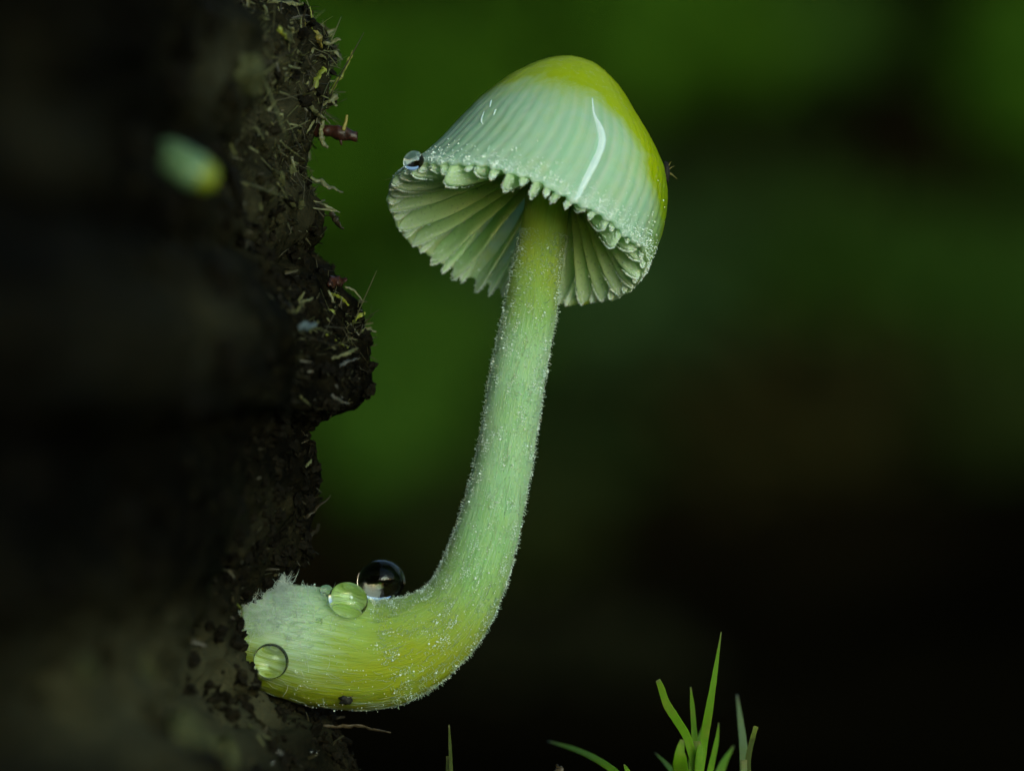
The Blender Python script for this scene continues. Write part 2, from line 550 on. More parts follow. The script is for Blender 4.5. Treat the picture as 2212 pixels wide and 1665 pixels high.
for a in [
    (800, 330, 330, 330, G1, 'bright green blurred moss mound behind the red twig stub'),
    (860, 880, 260, 330, (0.031, 0.074, 0.006), 'tall green blurred moss mound behind the lower stem and the overhanging clod'),
    (1370, 90, 260, 210, G1, 'green blurred moss mound above and behind the yellow cap top'),
    (1330, 640, 270, 230, G4, 'grey-green blurred moss mound behind the lower right lip of the cap'),
    (1600, 560, 260, 160, G3, 'dull dark green blurred moss patch right of the debris speck on the cap'),
    (1560, 850, 110, 100, G4, 'small round isolated green moss tuft standing over the black hollow'),
    (1950, 650, 270, 180, G2, 'wide mid-green blurred moss mound between two brown soil bands'),
    (2230, 150, 130, 330, G1, 'vivid green upright moss column at the edge of the dark gap'),
    (2230, 680, 150, 190, G2, 'green moss mound beneath the vivid green moss column'),
    (1690, 90, 200, 150, G2, 'dim green moss mound bordering the black gap in the bank'),
    (1880, 930, 380, 190, (0.022, 0.020, 0.005), 'wide brownish moss mound below the wide mid-green mound'),
    (1290, 960, 230, 200, (0.014, 0.024, 0.006), 'dim olive moss mound behind the middle of the stem'),
    (1040, 1190, 190, 160, (0.016, 0.022, 0.005), 'dark olive moss mound behind the bend of the stem'),
    (1180, 1480, 260, 170, (0.011, 0.012, 0.005), 'very dark brown moss mound low behind the dark thin spike'),
    (2130, 930, 170, 170, (0.020, 0.034, 0.006), 'dim green moss mound at the end of the wide brownish mound'),
    (700, -420, 520, 330, G1, 'broad bright green moss mound high up the bank over the log edge'),
    (1700, -420, 520, 330, G1, 'broad bright green moss mound high up the bank over the cap'),
    (2640, 520, 260, 380, G2, 'large green moss mound far along the bank past the vivid green column'),
    (2980, 120, 240, 300, G1, 'bright moss mound high on the bank past the large green mound'),
    (3300, 600, 260, 260, G4, 'grey-green moss mound at the far end of the bank'),
]:
    moss_cushion(*a)

# ------------------------------------------------------------------ rotting log
ey = [-3500, -1200, -400, -120, 0, 60, 100, 150, 200, 250, 300, 340, 400, 450, 500, 555, 590, 640, 690, 760, 830, 872, 892, 930, 1000, 1080, 1150, 1210, 1260, 1320, 1380, 1480, 1530, 1580, 1665, 1800, 2100, 2600]
ex = [560, 560, 575, 590, 610, 690, 715, 705, 695, 690, 675, 655, 665, 690, 680, 650, 715, 745, 785, 800, 795, 775, 712, 688, 683, 672, 658, 645, 605, 578, 556, 556, 640, 715, 760, 810, 900, 1100]
def log_edge(z):
    return (np.interp(832.5 - z / K, ey, ex) - 1106.0) * K
def log_g(y):
    f = np.maximum(0, -y); b = np.maximum(0, y)
    return 2.6 * np.clip(f / 10, 0, 1) ** 1.3 + np.maximum(0, f - 10) * 0.052 + np.maximum(0, f - 90) ** 2 / 500 + b ** 2 / 60
zs = np.concatenate([np.linspace(-45, -18.5, 50), np.linspace(-18.3, 17.3, 280), np.linspace(17.5, 70, 60)])
ys = np.concatenate([[-330], np.linspace(-230, -60, 36), np.linspace(-58, -13, 44), np.linspace(-12.7, 6, 118), np.linspace(6.5, 40, 26), [60, 90, 130]])
YY, ZZ = np.meshgrid(ys, zs)
XX = log_edge(ZZ) - log_g(YY)
_py = 832.5 - ZZ / K
XX += 1.6 * np.exp(-((_py - 1400) / 120) ** 2) * np.exp(-((-YY - 7.5) / 3.6) ** 2)      # swelling beside the mushroom's foot
XX[:, 0] = -420; XX[:, -1] = -420
Pp = np.stack([XX.ravel(), YY.ravel(), ZZ.ravel()], -1)
amp = np.clip(1 - np.abs(Pp[:, 1]) / 400, 0.2, 1)
Q = Pp.copy(); Q[:, 0] *= 0.5
big = fbm(Q / 7.0, 3, 21); med = fbm(Q / 1.7, 4, 22); fin = fbm(Q / 0.42, 3, 23)
ridge = 1 - np.abs(fbm(Q / 2.6, 3, 24)) * 2
far = smooth(14, 50, -Pp[:, 1])
dx = 0.75 * big * (1 + 2.2 * far) + 0.85 * med * (1 + .6 * far) + 0.22 * fin + 0.30 * ridge - 0.35
tops = smooth(-1, 1, np.zeros(len(Pp)))
Pp[:, 0] += dx
Pp[:, 1] += 0.9 * fbm(Q / 1.3 + 50, 3, 25)
Pp[:, 2] += 0.9 * fbm(Q / 1.3 + 90, 3, 26)
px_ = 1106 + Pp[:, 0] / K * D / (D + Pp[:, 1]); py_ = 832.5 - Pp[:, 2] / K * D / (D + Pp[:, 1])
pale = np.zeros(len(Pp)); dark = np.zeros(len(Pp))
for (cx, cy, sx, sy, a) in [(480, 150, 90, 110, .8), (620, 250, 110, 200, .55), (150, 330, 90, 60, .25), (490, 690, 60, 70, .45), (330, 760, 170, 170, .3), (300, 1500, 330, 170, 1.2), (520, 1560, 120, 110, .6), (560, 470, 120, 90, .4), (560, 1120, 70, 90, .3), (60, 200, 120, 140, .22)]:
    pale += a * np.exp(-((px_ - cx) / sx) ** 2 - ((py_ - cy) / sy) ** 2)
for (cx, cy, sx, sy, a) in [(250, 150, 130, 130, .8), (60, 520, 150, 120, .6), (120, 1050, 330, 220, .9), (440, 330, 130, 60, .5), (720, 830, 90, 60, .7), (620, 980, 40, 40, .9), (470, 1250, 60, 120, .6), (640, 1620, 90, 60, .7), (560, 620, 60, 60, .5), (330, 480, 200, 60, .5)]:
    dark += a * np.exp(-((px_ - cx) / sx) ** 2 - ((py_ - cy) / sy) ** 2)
n_y, n_z = len(ys), len(zs)
LF = [(j * n_y + i, j * n_y + i + 1, (j + 1) * n_y + i + 1, (j + 1) * n_y + i) for j in range(n_z - 1) for i in range(n_y - 1)]
LF += [((j + 1) * n_y, (j + 1) * n_y + n_y - 1, j * n_y + n_y - 1, j * n_y) for j in range(n_z - 1)]
LF.append(tuple((n_z - 1) * n_y + i for i in range(n_y)))
log = thing('rotting_log', (-10, 0, -24), 'dark brown crumbling rotten log rising beside the yellow mushroom', 'log')
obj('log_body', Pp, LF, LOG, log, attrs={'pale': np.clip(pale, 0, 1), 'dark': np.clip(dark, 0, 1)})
LB = bvh_of(Pp, LF[:-1])

# loose crumbs and fibres that cover it
grid = Pp.reshape(n_z, n_y, 3)
nrm = np.cross(np.gradient(grid, axis=1), np.gradient(grid, axis=0)); nrm /= np.linalg.norm(nrm, axis=2)[..., None] + 1e-9
nrm *= np.sign(nrm[..., 0:1] + 1e-9)
near_y = np.where((ys > -13) & (ys < 5.5))[0]; vis_z = np.where((zs > -19) & (zs < 18))[0]
cr = Bag()
palg = pale.reshape(n_z, n_y)
for k in range(5200):
    j = RNG.choice(vis_z); i = RNG.choice(near_y)
    p, n = grid[j, i], nrm[j, i]
    if vnoise(p[None] / 1.8, 31)[0] < -0.25: continue
    if RNG.random() < .65 * float(smooth(5, 10, p[2])): continue
    r = 0.05 + 0.30 * RNG.random() ** 3
    V, F = ICO0 if r < 0.18 else ICO1
    A = RNG.normal(size=(3, 3)); q, _ = np.linalg.qr(A)
    V2 = (V * (1 + 0.35 * RNG.normal(size=(len(V), 1)).clip(-1, 1))) * np.array([1, RNG.uniform(.4, 1), RNG.uniform(.35, .8)]) * r
    t = min(1.0, RNG.random() ** 1.8 * float(0.42 + .6 * smooth(4, 9, p[2])) + .3 * min(1, palg[j, i]))  # paler higher up: light on the log top put into the crumb colour
    cr.add(p + n * r * 0.3 + V2 @ q, F, t)
cr.build('humus_crumbs', CRUMB, log, flat=True)
fb = Bag()
for k in range(4200):
    j = RNG.choice(vis_z); i = RNG.choice(near_y)
    p, n = grid[j, i], nrm[j, i]
    top = smooth(2, 12, p[2]) + 0.8 * smooth(2.2, 0, abs(p[2] - 2.3))
    if RNG.random() > 0.14 + 0.86 * top: continue
    L = (0.25 + 1.7 * RNG.random() ** 2.2) * (0.6 + 0.5 * top)
    d = unit(n * RNG.uniform(-.2, 0.35) + rand_dir() * 0.9)
    if d @ n > .25: L *= .45
    c = rand_dir() * L * 0.6
    pts = catmull([p - d * 0.1, p + d * L * .5 + c * .5, p + d * L + c], 5)
    rad = RNG.uniform(0.008, 0.030)
    V, F = tube(pts, np.array([1, 1, .9, .8, .4]) * rad, 4, RNG.uniform(.3, 1))
    fb.add(V, F, float(np.clip(RNG.random() * (0.35 + 0.55 * top), 0, 1)))
fb.build('plant_fibres', TFIB, log)
lb = Bag()                                                          # ragged leaf scraps
for k in range(4200):
    j = RNG.choice(vis_z); i = RNG.choice(near_y)
    p, n = grid[j, i], nrm[j, i]
    top = float(smooth(4, 11, p[2]) + 0.8 * smooth(2.2, 0, abs(p[2] - 2.6)))
    if RNG.random() > 0.12 + 0.88 * top or vnoise(p[None] / 1.1, 33)[0] < -.1: continue
    L = RNG.uniform(.15, .65); wd = RNG.uniform(.025, .11)
    d = unit(n * .5 + rand_dir()); w = unit(np.cross(d, rand_dir())); u = np.cross(d, w)
    bend = RNG.normal() * .35; rows = []
    for s_ in np.linspace(0, 1, 5):
        cpt = p + d * L * s_ + u * bend * L * s_ * s_
        ww = wd * (1 - .55 * s_) * RNG.uniform(.55, 1.2)
        rows += [cpt - w * ww, cpt + u * wd * .35, cpt + w * ww]
    Fq = [(3 * r + c, 3 * r + c + 1, 3 * r + c + 4, 3 * r + c + 3) for r in range(4) for c in range(2)]
    lb.add(np.array(rows), Fq, float(np.clip(RNG.random() * (.35 + .6 * top), 0, 1)))
lb.build('leaf_scraps', TFIB, log)
hb = Bag()                                                          # clods of the near blurred face
far_y = np.where((ys < -14) & (ys > -170))[0]
for k in range(150):
    j = RNG.choice(np.where((zs > -22) & (zs < 22))[0]); i = RNG.choice(far_y)
    p, n = grid[j, i], nrm[j, i]
    r = 0.25 + 1.0 * RNG.random() ** 2
    V, F = ICO1
    V2 = (V * (1 + 0.3 * RNG.normal(size=(len(V), 1)).clip(-1, 1))) * r
    hb.add(p + V2 * np.array([.7, 1.4, 1.0]), F, min(1, RNG.random() ** 2 * 0.5 + .75 * min(1, palg[j, i])))
hb.build('humus_clods', CRUMB, log, flat=True)

# ------------------------------------------------------------------ mushroom
TAU = R(19)
EU = np.array([0.9455, 0, -0.3256]); EA = np.array([0.3256, 0, 0.9455]); YH = np.array([0, 1.0, 0])
AX = math.cos(TAU) * EA + math.sin(TAU) * YH
FR = -math.cos(TAU) * YH + math.sin(TAU) * EA
CC = P(1115, 495, -0.8)
mush = thing('mushroom', P(540, 1400), 'yellow-capped mushroom with pale frosted bent stem growing from the log', 'mushroom')

# stem
st = np.array([(470, 1358, 88), (540, 1368, 106), (620, 1384, 122), (700, 1399, 129), (800, 1414, 118), (862, 1402, 110), (921, 1374, 97), (976, 1328, 82), (1012, 1268, 75), (1038, 1200, 70), (1066, 1100, 64.5), (1088, 1000, 61), (1104, 900, 59.5), (1121, 800, 58.5), (1140, 700, 57), (1157, 600, 54), (1171, 520, 50), (1183, 440, 50), (1196, 350, 60), (1206, 270, 80)], float)
stY = np.array([0] * 14 + [0.0, .05, .2, .45, .8, 1.1])
ctrl = np.array([np.append(P(a, b, Y), c * K) for (a, b, c), Y in zip(st, stY)])
NSR, NSS = 300, 96
cs = catmull(ctrl, NSR)
spath, srad = cs[:, :3], cs[:, 3]
t_, n_, b_ = frames(spath)
th = np.arange(NSS) / NSS * 2 * math.pi
slen = np.concatenate([[0], np.cumsum(np.linalg.norm(np.diff(spath, axis=0), axis=1))])
SV = np.zeros((NSR, NSS, 3)); SN = np.zeros((NSR, NSS, 3))
for i in range(NSR):
    rd = np.cos(th)[:, None] * n_[i] + np.sin(th)[:, None] * b_[i]
    q = np.stack([np.cos(th) * 2.6, np.sin(th) * 2.6, np.full(NSS, slen[i] * 0.35)], -1)
    q2 = np.stack([np.cos(th) * 9, np.sin(th) * 9, np.full(NSS, slen[i] * 0.5)], -1)
    low = 1 - smooth(8, 13, slen[i])
    rr = srad[i] * (1 + 0.020 * fbm(q, 3, 41) + 0.022 * fbm(q2, 3, 42)) + 0.03 * low * fbm(q * 4, 2, 43)
    SV[i] = spath[i] + rd * rr[:, None]; SN[i] = rd
SVf = SV.reshape(-1, 3)
SF = [(i * NSS + j, i * NSS + (j + 1) % NSS, (i + 1) * NSS + (j + 1) % NSS, (i + 1) * NSS + j) for i in range(NSR - 1) for j in range(NSS)]
SF += [tuple(range(NSS))[::-1], tuple((NSR - 1) * NSS + j for j in range(NSS))]
uvS = np.stack([np.tile(np.abs(th / math.pi - 1), NSR), np.repeat(slen / 20, NSS)], -1)
sl = np.repeat(slen, NSS)
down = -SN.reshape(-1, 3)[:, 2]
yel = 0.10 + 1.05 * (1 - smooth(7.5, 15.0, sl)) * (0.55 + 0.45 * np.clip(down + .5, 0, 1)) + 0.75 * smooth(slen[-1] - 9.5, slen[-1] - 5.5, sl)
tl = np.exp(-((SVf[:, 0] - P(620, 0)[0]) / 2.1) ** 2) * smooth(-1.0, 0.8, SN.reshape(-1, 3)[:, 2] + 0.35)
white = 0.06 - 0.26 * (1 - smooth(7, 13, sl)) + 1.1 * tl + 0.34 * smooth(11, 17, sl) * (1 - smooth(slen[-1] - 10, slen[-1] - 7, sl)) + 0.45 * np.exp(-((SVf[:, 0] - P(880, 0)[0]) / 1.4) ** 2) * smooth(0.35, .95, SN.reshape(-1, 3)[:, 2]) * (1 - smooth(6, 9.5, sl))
stem = obj('stem', SVf, SF, STEM, mush, uv=uvS, attrs={'yellow': np.clip(yel - .5 * tl, 0, 1), 'white': np.clip(white - .35 * smooth(slen[-1] - 9, slen[-1] - 6, sl), -1, 1)})
SB = bvh_of(SVf, SF[:-2])

# cap
HL = [(15, 394), (-21, 384), (-58, 366), (-106, 323), (-150, 266), (-187, 194), (-227, 108), (-266, 42), (-292, 4), (-297, -30), (-294, -70)]
HR = [(15, 394), (40, 391), (78, 378), (129, 346), (175, 304), (222, 261), (263, 213), (286, 165), (299, 98), (297, 20), (289, -11), (280, -35), (264, -72)]
def resample(pts, n):
    c = catmull(np.array(pts, float), 400)
    s = np.concatenate([[0], np.cumsum(np.linalg.norm(np.diff(c, axis=0), axis=1))]); s /= s[-1]
    return np.stack([np.interp(np.linspace(0, 1, n), s, c[:, k]) for k in (0, 1)], -1)
NPRO = 240
pl, pr = resample(HL, NPRO), resample(HR, NPRO)
pl[:, 1] /= math.cos(TAU); pr[:, 1] /= math.cos(TAU)
NG = 58
def rim_h(a):
    s = math.sin(a); c = math.cos(a)
    h = 12 * max(0, s) - 46 * max(0, -s) + 8 * max(0, c) * 0 - 8 * max(0, c)
    h += 7 * max(0, s) * math.cos(2.2 * a)
    p = np.array([[c * 3.1, s * 3.1, 0.3]])
    return h + 3.0 * math.cos(NG * a) * (.5 + .5 * abs(s)) + 9 * float(vnoise(p, 61)[0]) + 5 * float(vnoise(p * 4, 62)[0])
def cap_profile(a):
    """outer profile at azimuth a as (u, w, h) rows in px, apex first"""
    uc = (pl[:, 0] + pr[:, 0]) / 2; ha = (pr[:, 0] - pl[:, 0]) / 2
    u = uc + ha * math.cos(a); w = ha * math.sin(a)
    h = (pl[:, 1] + pr[:, 1]) / 2 + (pr[:, 1] - pl[:, 1]) / 2 * math.cos(a)
    k = np.argmax(h < rim_h(a)) if (h < rim_h(a)).any() else NPRO
    k = max(k, 20)
    return np.stack([u, w, h], -1)[:k]
def loc3(q):
    q = np.atleast_2d(q)
    return CC + K * (q[:, :1] * EU + q[:, 1:2] * FR + q[:, 2:3] * AX)
NT, NA = 84, 580
out_ = np.zeros((NA, NT, 3)); inn = np.zeros((NA, NT, 3))
tt = np.linspace(0, 1, NT)
for i in range(NA):
    a = i / NA * 2 * math.pi
    c = cap_profile(a)
    s = np.concatenate([[0], np.cumsum(np.linalg.norm(np.diff(c, axis=0), axis=1))]); s /= s[-1]
    c = np.stack([np.interp(tt, s, c[:, k]) for k in range(3)], -1)
    tg = np.gradient(c, axis=0); tg /= np.linalg.norm(tg, axis=1)[:, None] + 1e-9
    tan = np.array([-math.sin(a), math.cos(a), 0])
    nn = np.cross(tan, tg); nn = nn / (np.linalg.norm(nn, axis=1)[:, None] + 1e-9)
    if nn[NT // 2] @ np.array([math.cos(a), math.sin(a), .2]) < 0: nn = -nn
    nn[0] = (0, 0, 1)
    cor = 0.8 * np.cos(NG * a) * smooth(.38, .8, tt)
    wob = 3.2 * fbm(c / 60.0, 3, 63) * smooth(0.02, .2, tt) + 1.0 * fbm(c / 12.0, 2, 64)
    out_[i] = c + nn * (cor + wob)[:, None]
    thick = np.interp(tt, [0, .5, .93, 1], [14, 8, 6, 5])
    inn[i] = c - nn * thick[:, None]
CV = np.vstack([loc3(out_.reshape(-1, 3)), loc3(inn.reshape(-1, 3))])
CF = []
for i in range(NA):
    k = (i + 1) % NA
    for j in range(NT - 1):
        CF.append((i * NT + j, i * NT + j + 1, k * NT + j + 1, k * NT + j))
        CF.append((NA * NT + i * NT + j, NA * NT + k * NT + j, NA * NT + k * NT + j + 1, NA * NT + i * NT + j + 1))
    CF.append((i * NT + NT - 1, NA * NT + i * NT + NT - 1, NA * NT + k * NT + NT - 1, k * NT + NT - 1))
qa = np.vstack([out_.reshape(-1, 3), inn.reshape(-1, 3)])
aa = np.repeat(np.arange(NA) / NA, NT); aa = np.concatenate([aa, aa])
vv = np.tile(tt, NA * 2)
Hn = qa[:, 2] / 417.0
right = np.cos(aa * 2 * math.pi); front = np.sin(aa * 2 * math.pi)
px2 = 1106 + CV[:, 0] / K; py2 = 832.5 - CV[:, 2] / K
yc = 1.15 * smooth(0.46, 0.88, Hn) + 1.1 * smooth(-.42, .20, right - (1.06 - 0.60 * Hn)) * smooth(.15, .4, Hn) + 0.45 * smooth(.85, 1.0, right) * smooth(-.25, .1, Hn) + 0.35 * smooth(.55, 1, -right) * smooth(.25, .6, Hn) + 0.5 * np.clip(-front, 0, 1) * smooth(.3, .7, Hn)
yc += 0.8 * np.exp(-((px2 - 1270) / 50) ** 2 - ((py2 - 655) / 14) ** 2) * (front < 0)
gr = 0.55 * np.clip(smooth(.80, 1.0, right) * smooth(-.15, .15, Hn) * smooth(.75, .45, Hn), 0, 1) + 0.25 * smooth(0.86, 1, -right) * smooth(.1, .4, Hn)
yc[NA * NT:] = np.maximum(yc[NA * NT:], .42)
uvc = np.stack([np.abs(aa * 2 - 1), vv], -1)
cap = obj('cap', CV, CF, CAP, mush, uv=uvc, attrs={'yellow': np.clip(yc, 0, 1), 'green': np.clip(gr, 0, 1), 'rib': .5 - .5 * np.cos(NG * aa * 2 * math.pi) * smooth(.25, .6, vv)})
CB = bvh_of(CV, CF)

# gills: one plate each, alternately long and short
tip_pts = []
for g in range(NG):
    a = (g + 0.5 + 0.22 * RNG.normal() * 0.6) / NG * 2 * math.pi
    i = int(round(a / (2 * math.pi) * NA)) % NA
    short = g % 2 == 1
    NS_, NQ = 26, 7
    wvar = RNG.uniform(.55, 1.12)
    prof = inn[i]
    s0 = 0.22 if not short else 0.52
    ss = np.linspace(s0, 1.0, NS_)
    O = np.stack([np.interp(ss, tt, prof[:, k]) for k in range(3)], -1)
    rad = np.array([math.cos(a), math.sin(a), 0.0])
    back = max(0, -math.sin(a)); frn = max(0, math.sin(a))
    tooth = RNG.uniform(5, 15) + frn * 42 * RNG.random() ** 2 * (1 if not short else .5)
    if back > 0.12:
        tooth = 4 + 34 * float(smooth(.42, .18, abs(math.cos(a) + .22))) * RNG.uniform(.6, 1.1)
    F1 = O[-1] + np.array([0, 0, -tooth]) - rad * RNG.uniform(2, 12)
    if not short:
        F0 = np.array([40, 0, 165.0]) + rad * 38
        bel = RNG.uniform(18, 36)
    else:
        F0 = O[0] + np.array([0, 0, -4]); bel = RNG.uniform(20, 34)
    w = np.linspace(0, 1, NS_)[:, None]
    Fr = F0 * (1 - w) + F1 * w
    Fr[:, 2] -= bel * 4 * w[:, 0] * (1 - w[:, 0]) * (0.3 + .7 * w[:, 0])
    Fr[:, 2] += 2.5 * fbm(np.stack([w[:, 0] * 7, np.full(NS_, g * 3.1), np.zeros(NS_)], -1), 2, 71)
    tan = np.array([-math.sin(a), math.cos(a), 0])
    V = np.zeros((NS_, NQ * 2 - 1, 3)); cent = np.zeros((NS_, NQ, 3))
    for k in range(NS_):
        for q in range(NQ):
            f = q / (NQ - 1)
            f2 = 1 - (1 - f) ** 1.4
            ez = max(0.0, (ss[k] - .93) / .07)
            f3 = f2 * (1 - .22 * ez ** 3)
            p = O[k] * (1 - f3) + Fr[k] * f3
            lat = 7.0 * float(vnoise(np.array([[k * 0.16 + g * 9.7, f * 1.3, g * 2.1]]), 72)[0]) * f
            half = np.interp(f, [0, .5, .85, 1], [6.2, 5.0, 4.6, 0]) * (0.75 if short else 1) * np.interp(ss[k], [s0, s0 + .15, .85, .95, 1], [.6, 1, 1.15, 1.0 + .45 * wvar, 1.0 + .5 * wvar])
            c0 = p + tan * lat
            cent[k, q] = c0
            if q < NQ - 1:
                V[k, q] = c0 + tan * half; V[k, 2 * NQ - 2 - q] = c0 - tan * half
            else:
                V[k, q] = c0 + np.array([0, 0, -3.0])
    if True:                                              # round the hanging outer end
        for q in range(2 * NQ - 1):
            m = (V[-1, q] * 0.35 + cent[-1].mean(0) * 0.0 + cent[-1, min(q, 2 * NQ - 2 - q)] * 0.65)
            V[-1, q] = m + rad * 3.0
    M = 2 * NQ - 1
    F = [(k * M + q, k * M + q + 1, (k + 1) * M + q + 1, (k + 1) * M + q) for k in range(NS_ - 1) for q in range(M - 1)]
    F += [((k + 1) * M, (k + 1) * M + M - 1, k * M + M - 1, k * M) for k in range(NS_ - 1)]
    F += [tuple(range(M))[::-1], tuple((NS_ - 1) * M + q for q in range(M))]
    W = loc3(V.reshape(-1, 3))
    ye = np.repeat(0.75 * (1 - smooth(.45, .9, ss)) + 0.35 * max(0, math.cos(a)) * back, M)
    go = obj('gill', W, F, GILL, mush, attrs={'yellow': np.clip(ye, 0, 1)})
    sub = go.modifiers.new('round', 'SUBSURF'); sub.levels = sub.render_levels = 1
    for _ in range(260):
        k = int(NS_ - 1 - abs(RNG.normal()) * 2.6) if RNG.random() < .8 else int(RNG.integers(0, NS_))
        q = int(RNG.integers(2, M - 2)) if RNG.random() < .75 else NQ - 1
        k = min(max(k, 0), NS_ - 1)
        k2 = min(k + 1, NS_ - 1)
        p = V[k, q] * (f := RNG.random()) + V[k2, q] * (1 - f) + RNG.normal(size=3) * 0.9
        tip_pts.append(loc3(p)[0])

# dew beads on gills and margin
bd = Bag()
for p in tip_pts:
    r = RNG.uniform(0.012, 0.027) * (1.5 if RNG.random() < .08 else 1)
    bd.add(p + ICO0[0] * r, ICO0[1], RNG.random())
for k in range(7000):
    i = RNG.integers(0, NA); j = int(NT - 1 - abs(RNG.normal()) * 3.2)
    if RNG.random() < .25: j = int(NT - 1 - abs(RNG.normal()) * 7)
    j = max(j, 30)
    p = loc3(out_[i, j] + RNG.normal(size=3) * 1.3)[0] if RNG.random() < .7 else loc3(inn[i, j] + RNG.normal(size=3) * 1.5)[0]
    r = RNG.uniform(0.012, 0.034) * (1.9 if RNG.random() < .03 else 1)
    V, F = ICO0 if r < .04 else ICO1
    bd.add(p + V * r, F, RNG.random())
bd.build('dew_beads', BEAD, cap)

# torn fold on the cap, the crease's reflected highlight painted in as white
def on_cap(pts, lift=0.0):
    out = []
    for (x, y) in pts:
        p, n = hit(CB, x, y)
        out.append(p + n * lift)
    return np.array(out)
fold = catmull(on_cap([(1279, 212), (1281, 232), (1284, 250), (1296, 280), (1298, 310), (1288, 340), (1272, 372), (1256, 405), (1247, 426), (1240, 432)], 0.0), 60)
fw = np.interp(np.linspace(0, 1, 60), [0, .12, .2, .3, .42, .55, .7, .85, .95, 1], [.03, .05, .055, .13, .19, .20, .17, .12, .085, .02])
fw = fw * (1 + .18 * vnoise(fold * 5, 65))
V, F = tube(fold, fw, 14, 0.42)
obj('torn_fold', V, F, WHITE, cap)['label'] = 'glossy white curved tear running down the cap, its highlight painted in'
for pts in ([(1062, 216), (1058, 232)], [(1046, 240), (1040, 262), (1044, 270)], [(1072, 236), (1066, 250)]):  # wet highlights on the skin, painted as small white streaks
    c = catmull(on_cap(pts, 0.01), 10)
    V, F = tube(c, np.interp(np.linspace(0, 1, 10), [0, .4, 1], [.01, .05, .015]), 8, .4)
    obj('painted_glint', V, F, WHITE, cap)

# stem beads, fuzz, fibrils
def stem_pt(i, j, lift=0.0):
    return SV[i, j] + SN[i, j] * lift
i_cap = int(np.argmin(np.abs(spath[:, 2] - P(0, 500)[2])))
_cl = np.stack([np.tile(np.cos(th), NSR) * 4.2 * np.repeat(srad, NSS) / 1.1, np.tile(np.sin(th), NSR) * 4.2 * np.repeat(srad, NSS) / 1.1, sl * 1.5], -1)
clus = fbm(_cl, 3, 81).reshape(NSR, NSS)
sb, fz, fi, my = Bag(), Bag(), Bag(), Bag()
for k in range(62000):
    i = int(RNG.integers(24, i_cap)); j = int(RNG.integers(0, NSS))
    if RNG.random() > min((i - 24) / 90, (i_cap - i) / 45): continue
    if SN[i, j, 1] > 0.35: continue
    edge = abs(SN[i, j, 1]) < .25
    if clus[i, j] < 0.16 + 0.2 * RNG.random() and RNG.random() > (.18 if edge else .06): continue
    r = RNG.uniform(0.010, 0.025) * (2.2 if RNG.random() < .03 else 1)
    V, F = ICO0
    sb.add(stem_pt(i, j, RNG.uniform(0, .07)) + RNG.normal(size=3) * 0.03 + V * r, F, RNG.random())
sb.build('frost_beads', BEAD, stem)
for k in range(10500):
    i = int(RNG.integers(70, i_cap)); j = int(RNG.integers(0, NSS))
    if SN[i, j, 1] > 0.45: continue
    if clus[i, j] < -0.05 and RNG.random() > .35: continue
    d = unit(SN[i, j] + 0.5 * RNG.normal(size=3)); L = RNG.uniform(.05, .20)
    p = stem_pt(i, j, -0.01)
    V, F = tube(np.array([p, p + d * L * .6, p + d * L + RNG.normal(size=3) * .03]), np.array([.012, .010, .007]), 3)
    fz.add(V, F, RNG.random())
fz.build('stem_fuzz', FUZZ, stem)
i_b = int(np.argmax(slen > 17.0))
for k in range(1300):
    i = int(abs(RNG.normal()) * i_b * 0.5) + 18; j = int(RNG.integers(0, NSS))
    if i > i_cap - 30 or SN[i, j, 1] > 0.3: continue
    if clus[i, j] < -0.02 and RNG.random() > .25: continue
    n = int(RNG.integers(5, 11)); dj = RNG.normal() * 0.18; jj = float(j); pts = []
    for s in range(0, n, 2):
        ii = min(i + s, NSR - 1)
        pts.append(stem_pt(ii, int(round(jj)) % NSS, RNG.uniform(.005, .05)))
        jj += dj + RNG.normal() * .35
    if len(pts) < 3: continue
    pts = catmull(pts, 6)
    V, F = tube(pts, np.array([.004, .008, .010, .010, .008, .003]) * RNG.uniform(.5, 1.2), 3)
    fi.add(V, F, RNG.random())
fi.build('fibrils', m_hair('pale_fibril', (0.50, 0.62, 0.42)), stem)
# woolly mycelium where the stem leaves the log
for k in range(3000):
    x = 560 + RNG.normal() * 62; y = 1325 + RNG.normal() * 62
    if RNG.random() < .18: x = 605 + RNG.normal() * 9; y = 1262 + RNG.normal() * 14
    p, n = hit(SB, x, y)
    if p is None or math.hypot(x - 585, y - 1427) < 62:
        continue
    L = RNG.uniform(.2, .75)
    d = unit(n * .45 + RNG.normal(size=3) * .8)
    pts = catmull([p - n * .03, p + d * L * .5 + RNG.normal(size=3) * .07, p + d * L * .8 + n * .05 + RNG.normal(size=3) * .16], 6)
    V, F = tube(pts, np.array([.007, .008, .008, .007, .006, .003]) * RNG.uniform(.6, 1.2), 3)
    my.add(V, F, RNG.random())
for k in range(160):
    p = P(606 + RNG.normal() * 7, 1268 + RNG.normal() * 6, RNG.normal() * .4)
    q = P(604 + RNG.normal() * 5, 1236 + RNG.normal() * 8, RNG.normal() * .3)
    pts = catmull([p, (p + q) / 2 + RNG.normal(size=3) * .08, q], 5)
    V, F = tube(pts, np.array([.012, .012, .010, .008, .004]), 3)
    my.add(V, F, RNG.random())
my.build('mycelium_wool', HYPHA, stem)

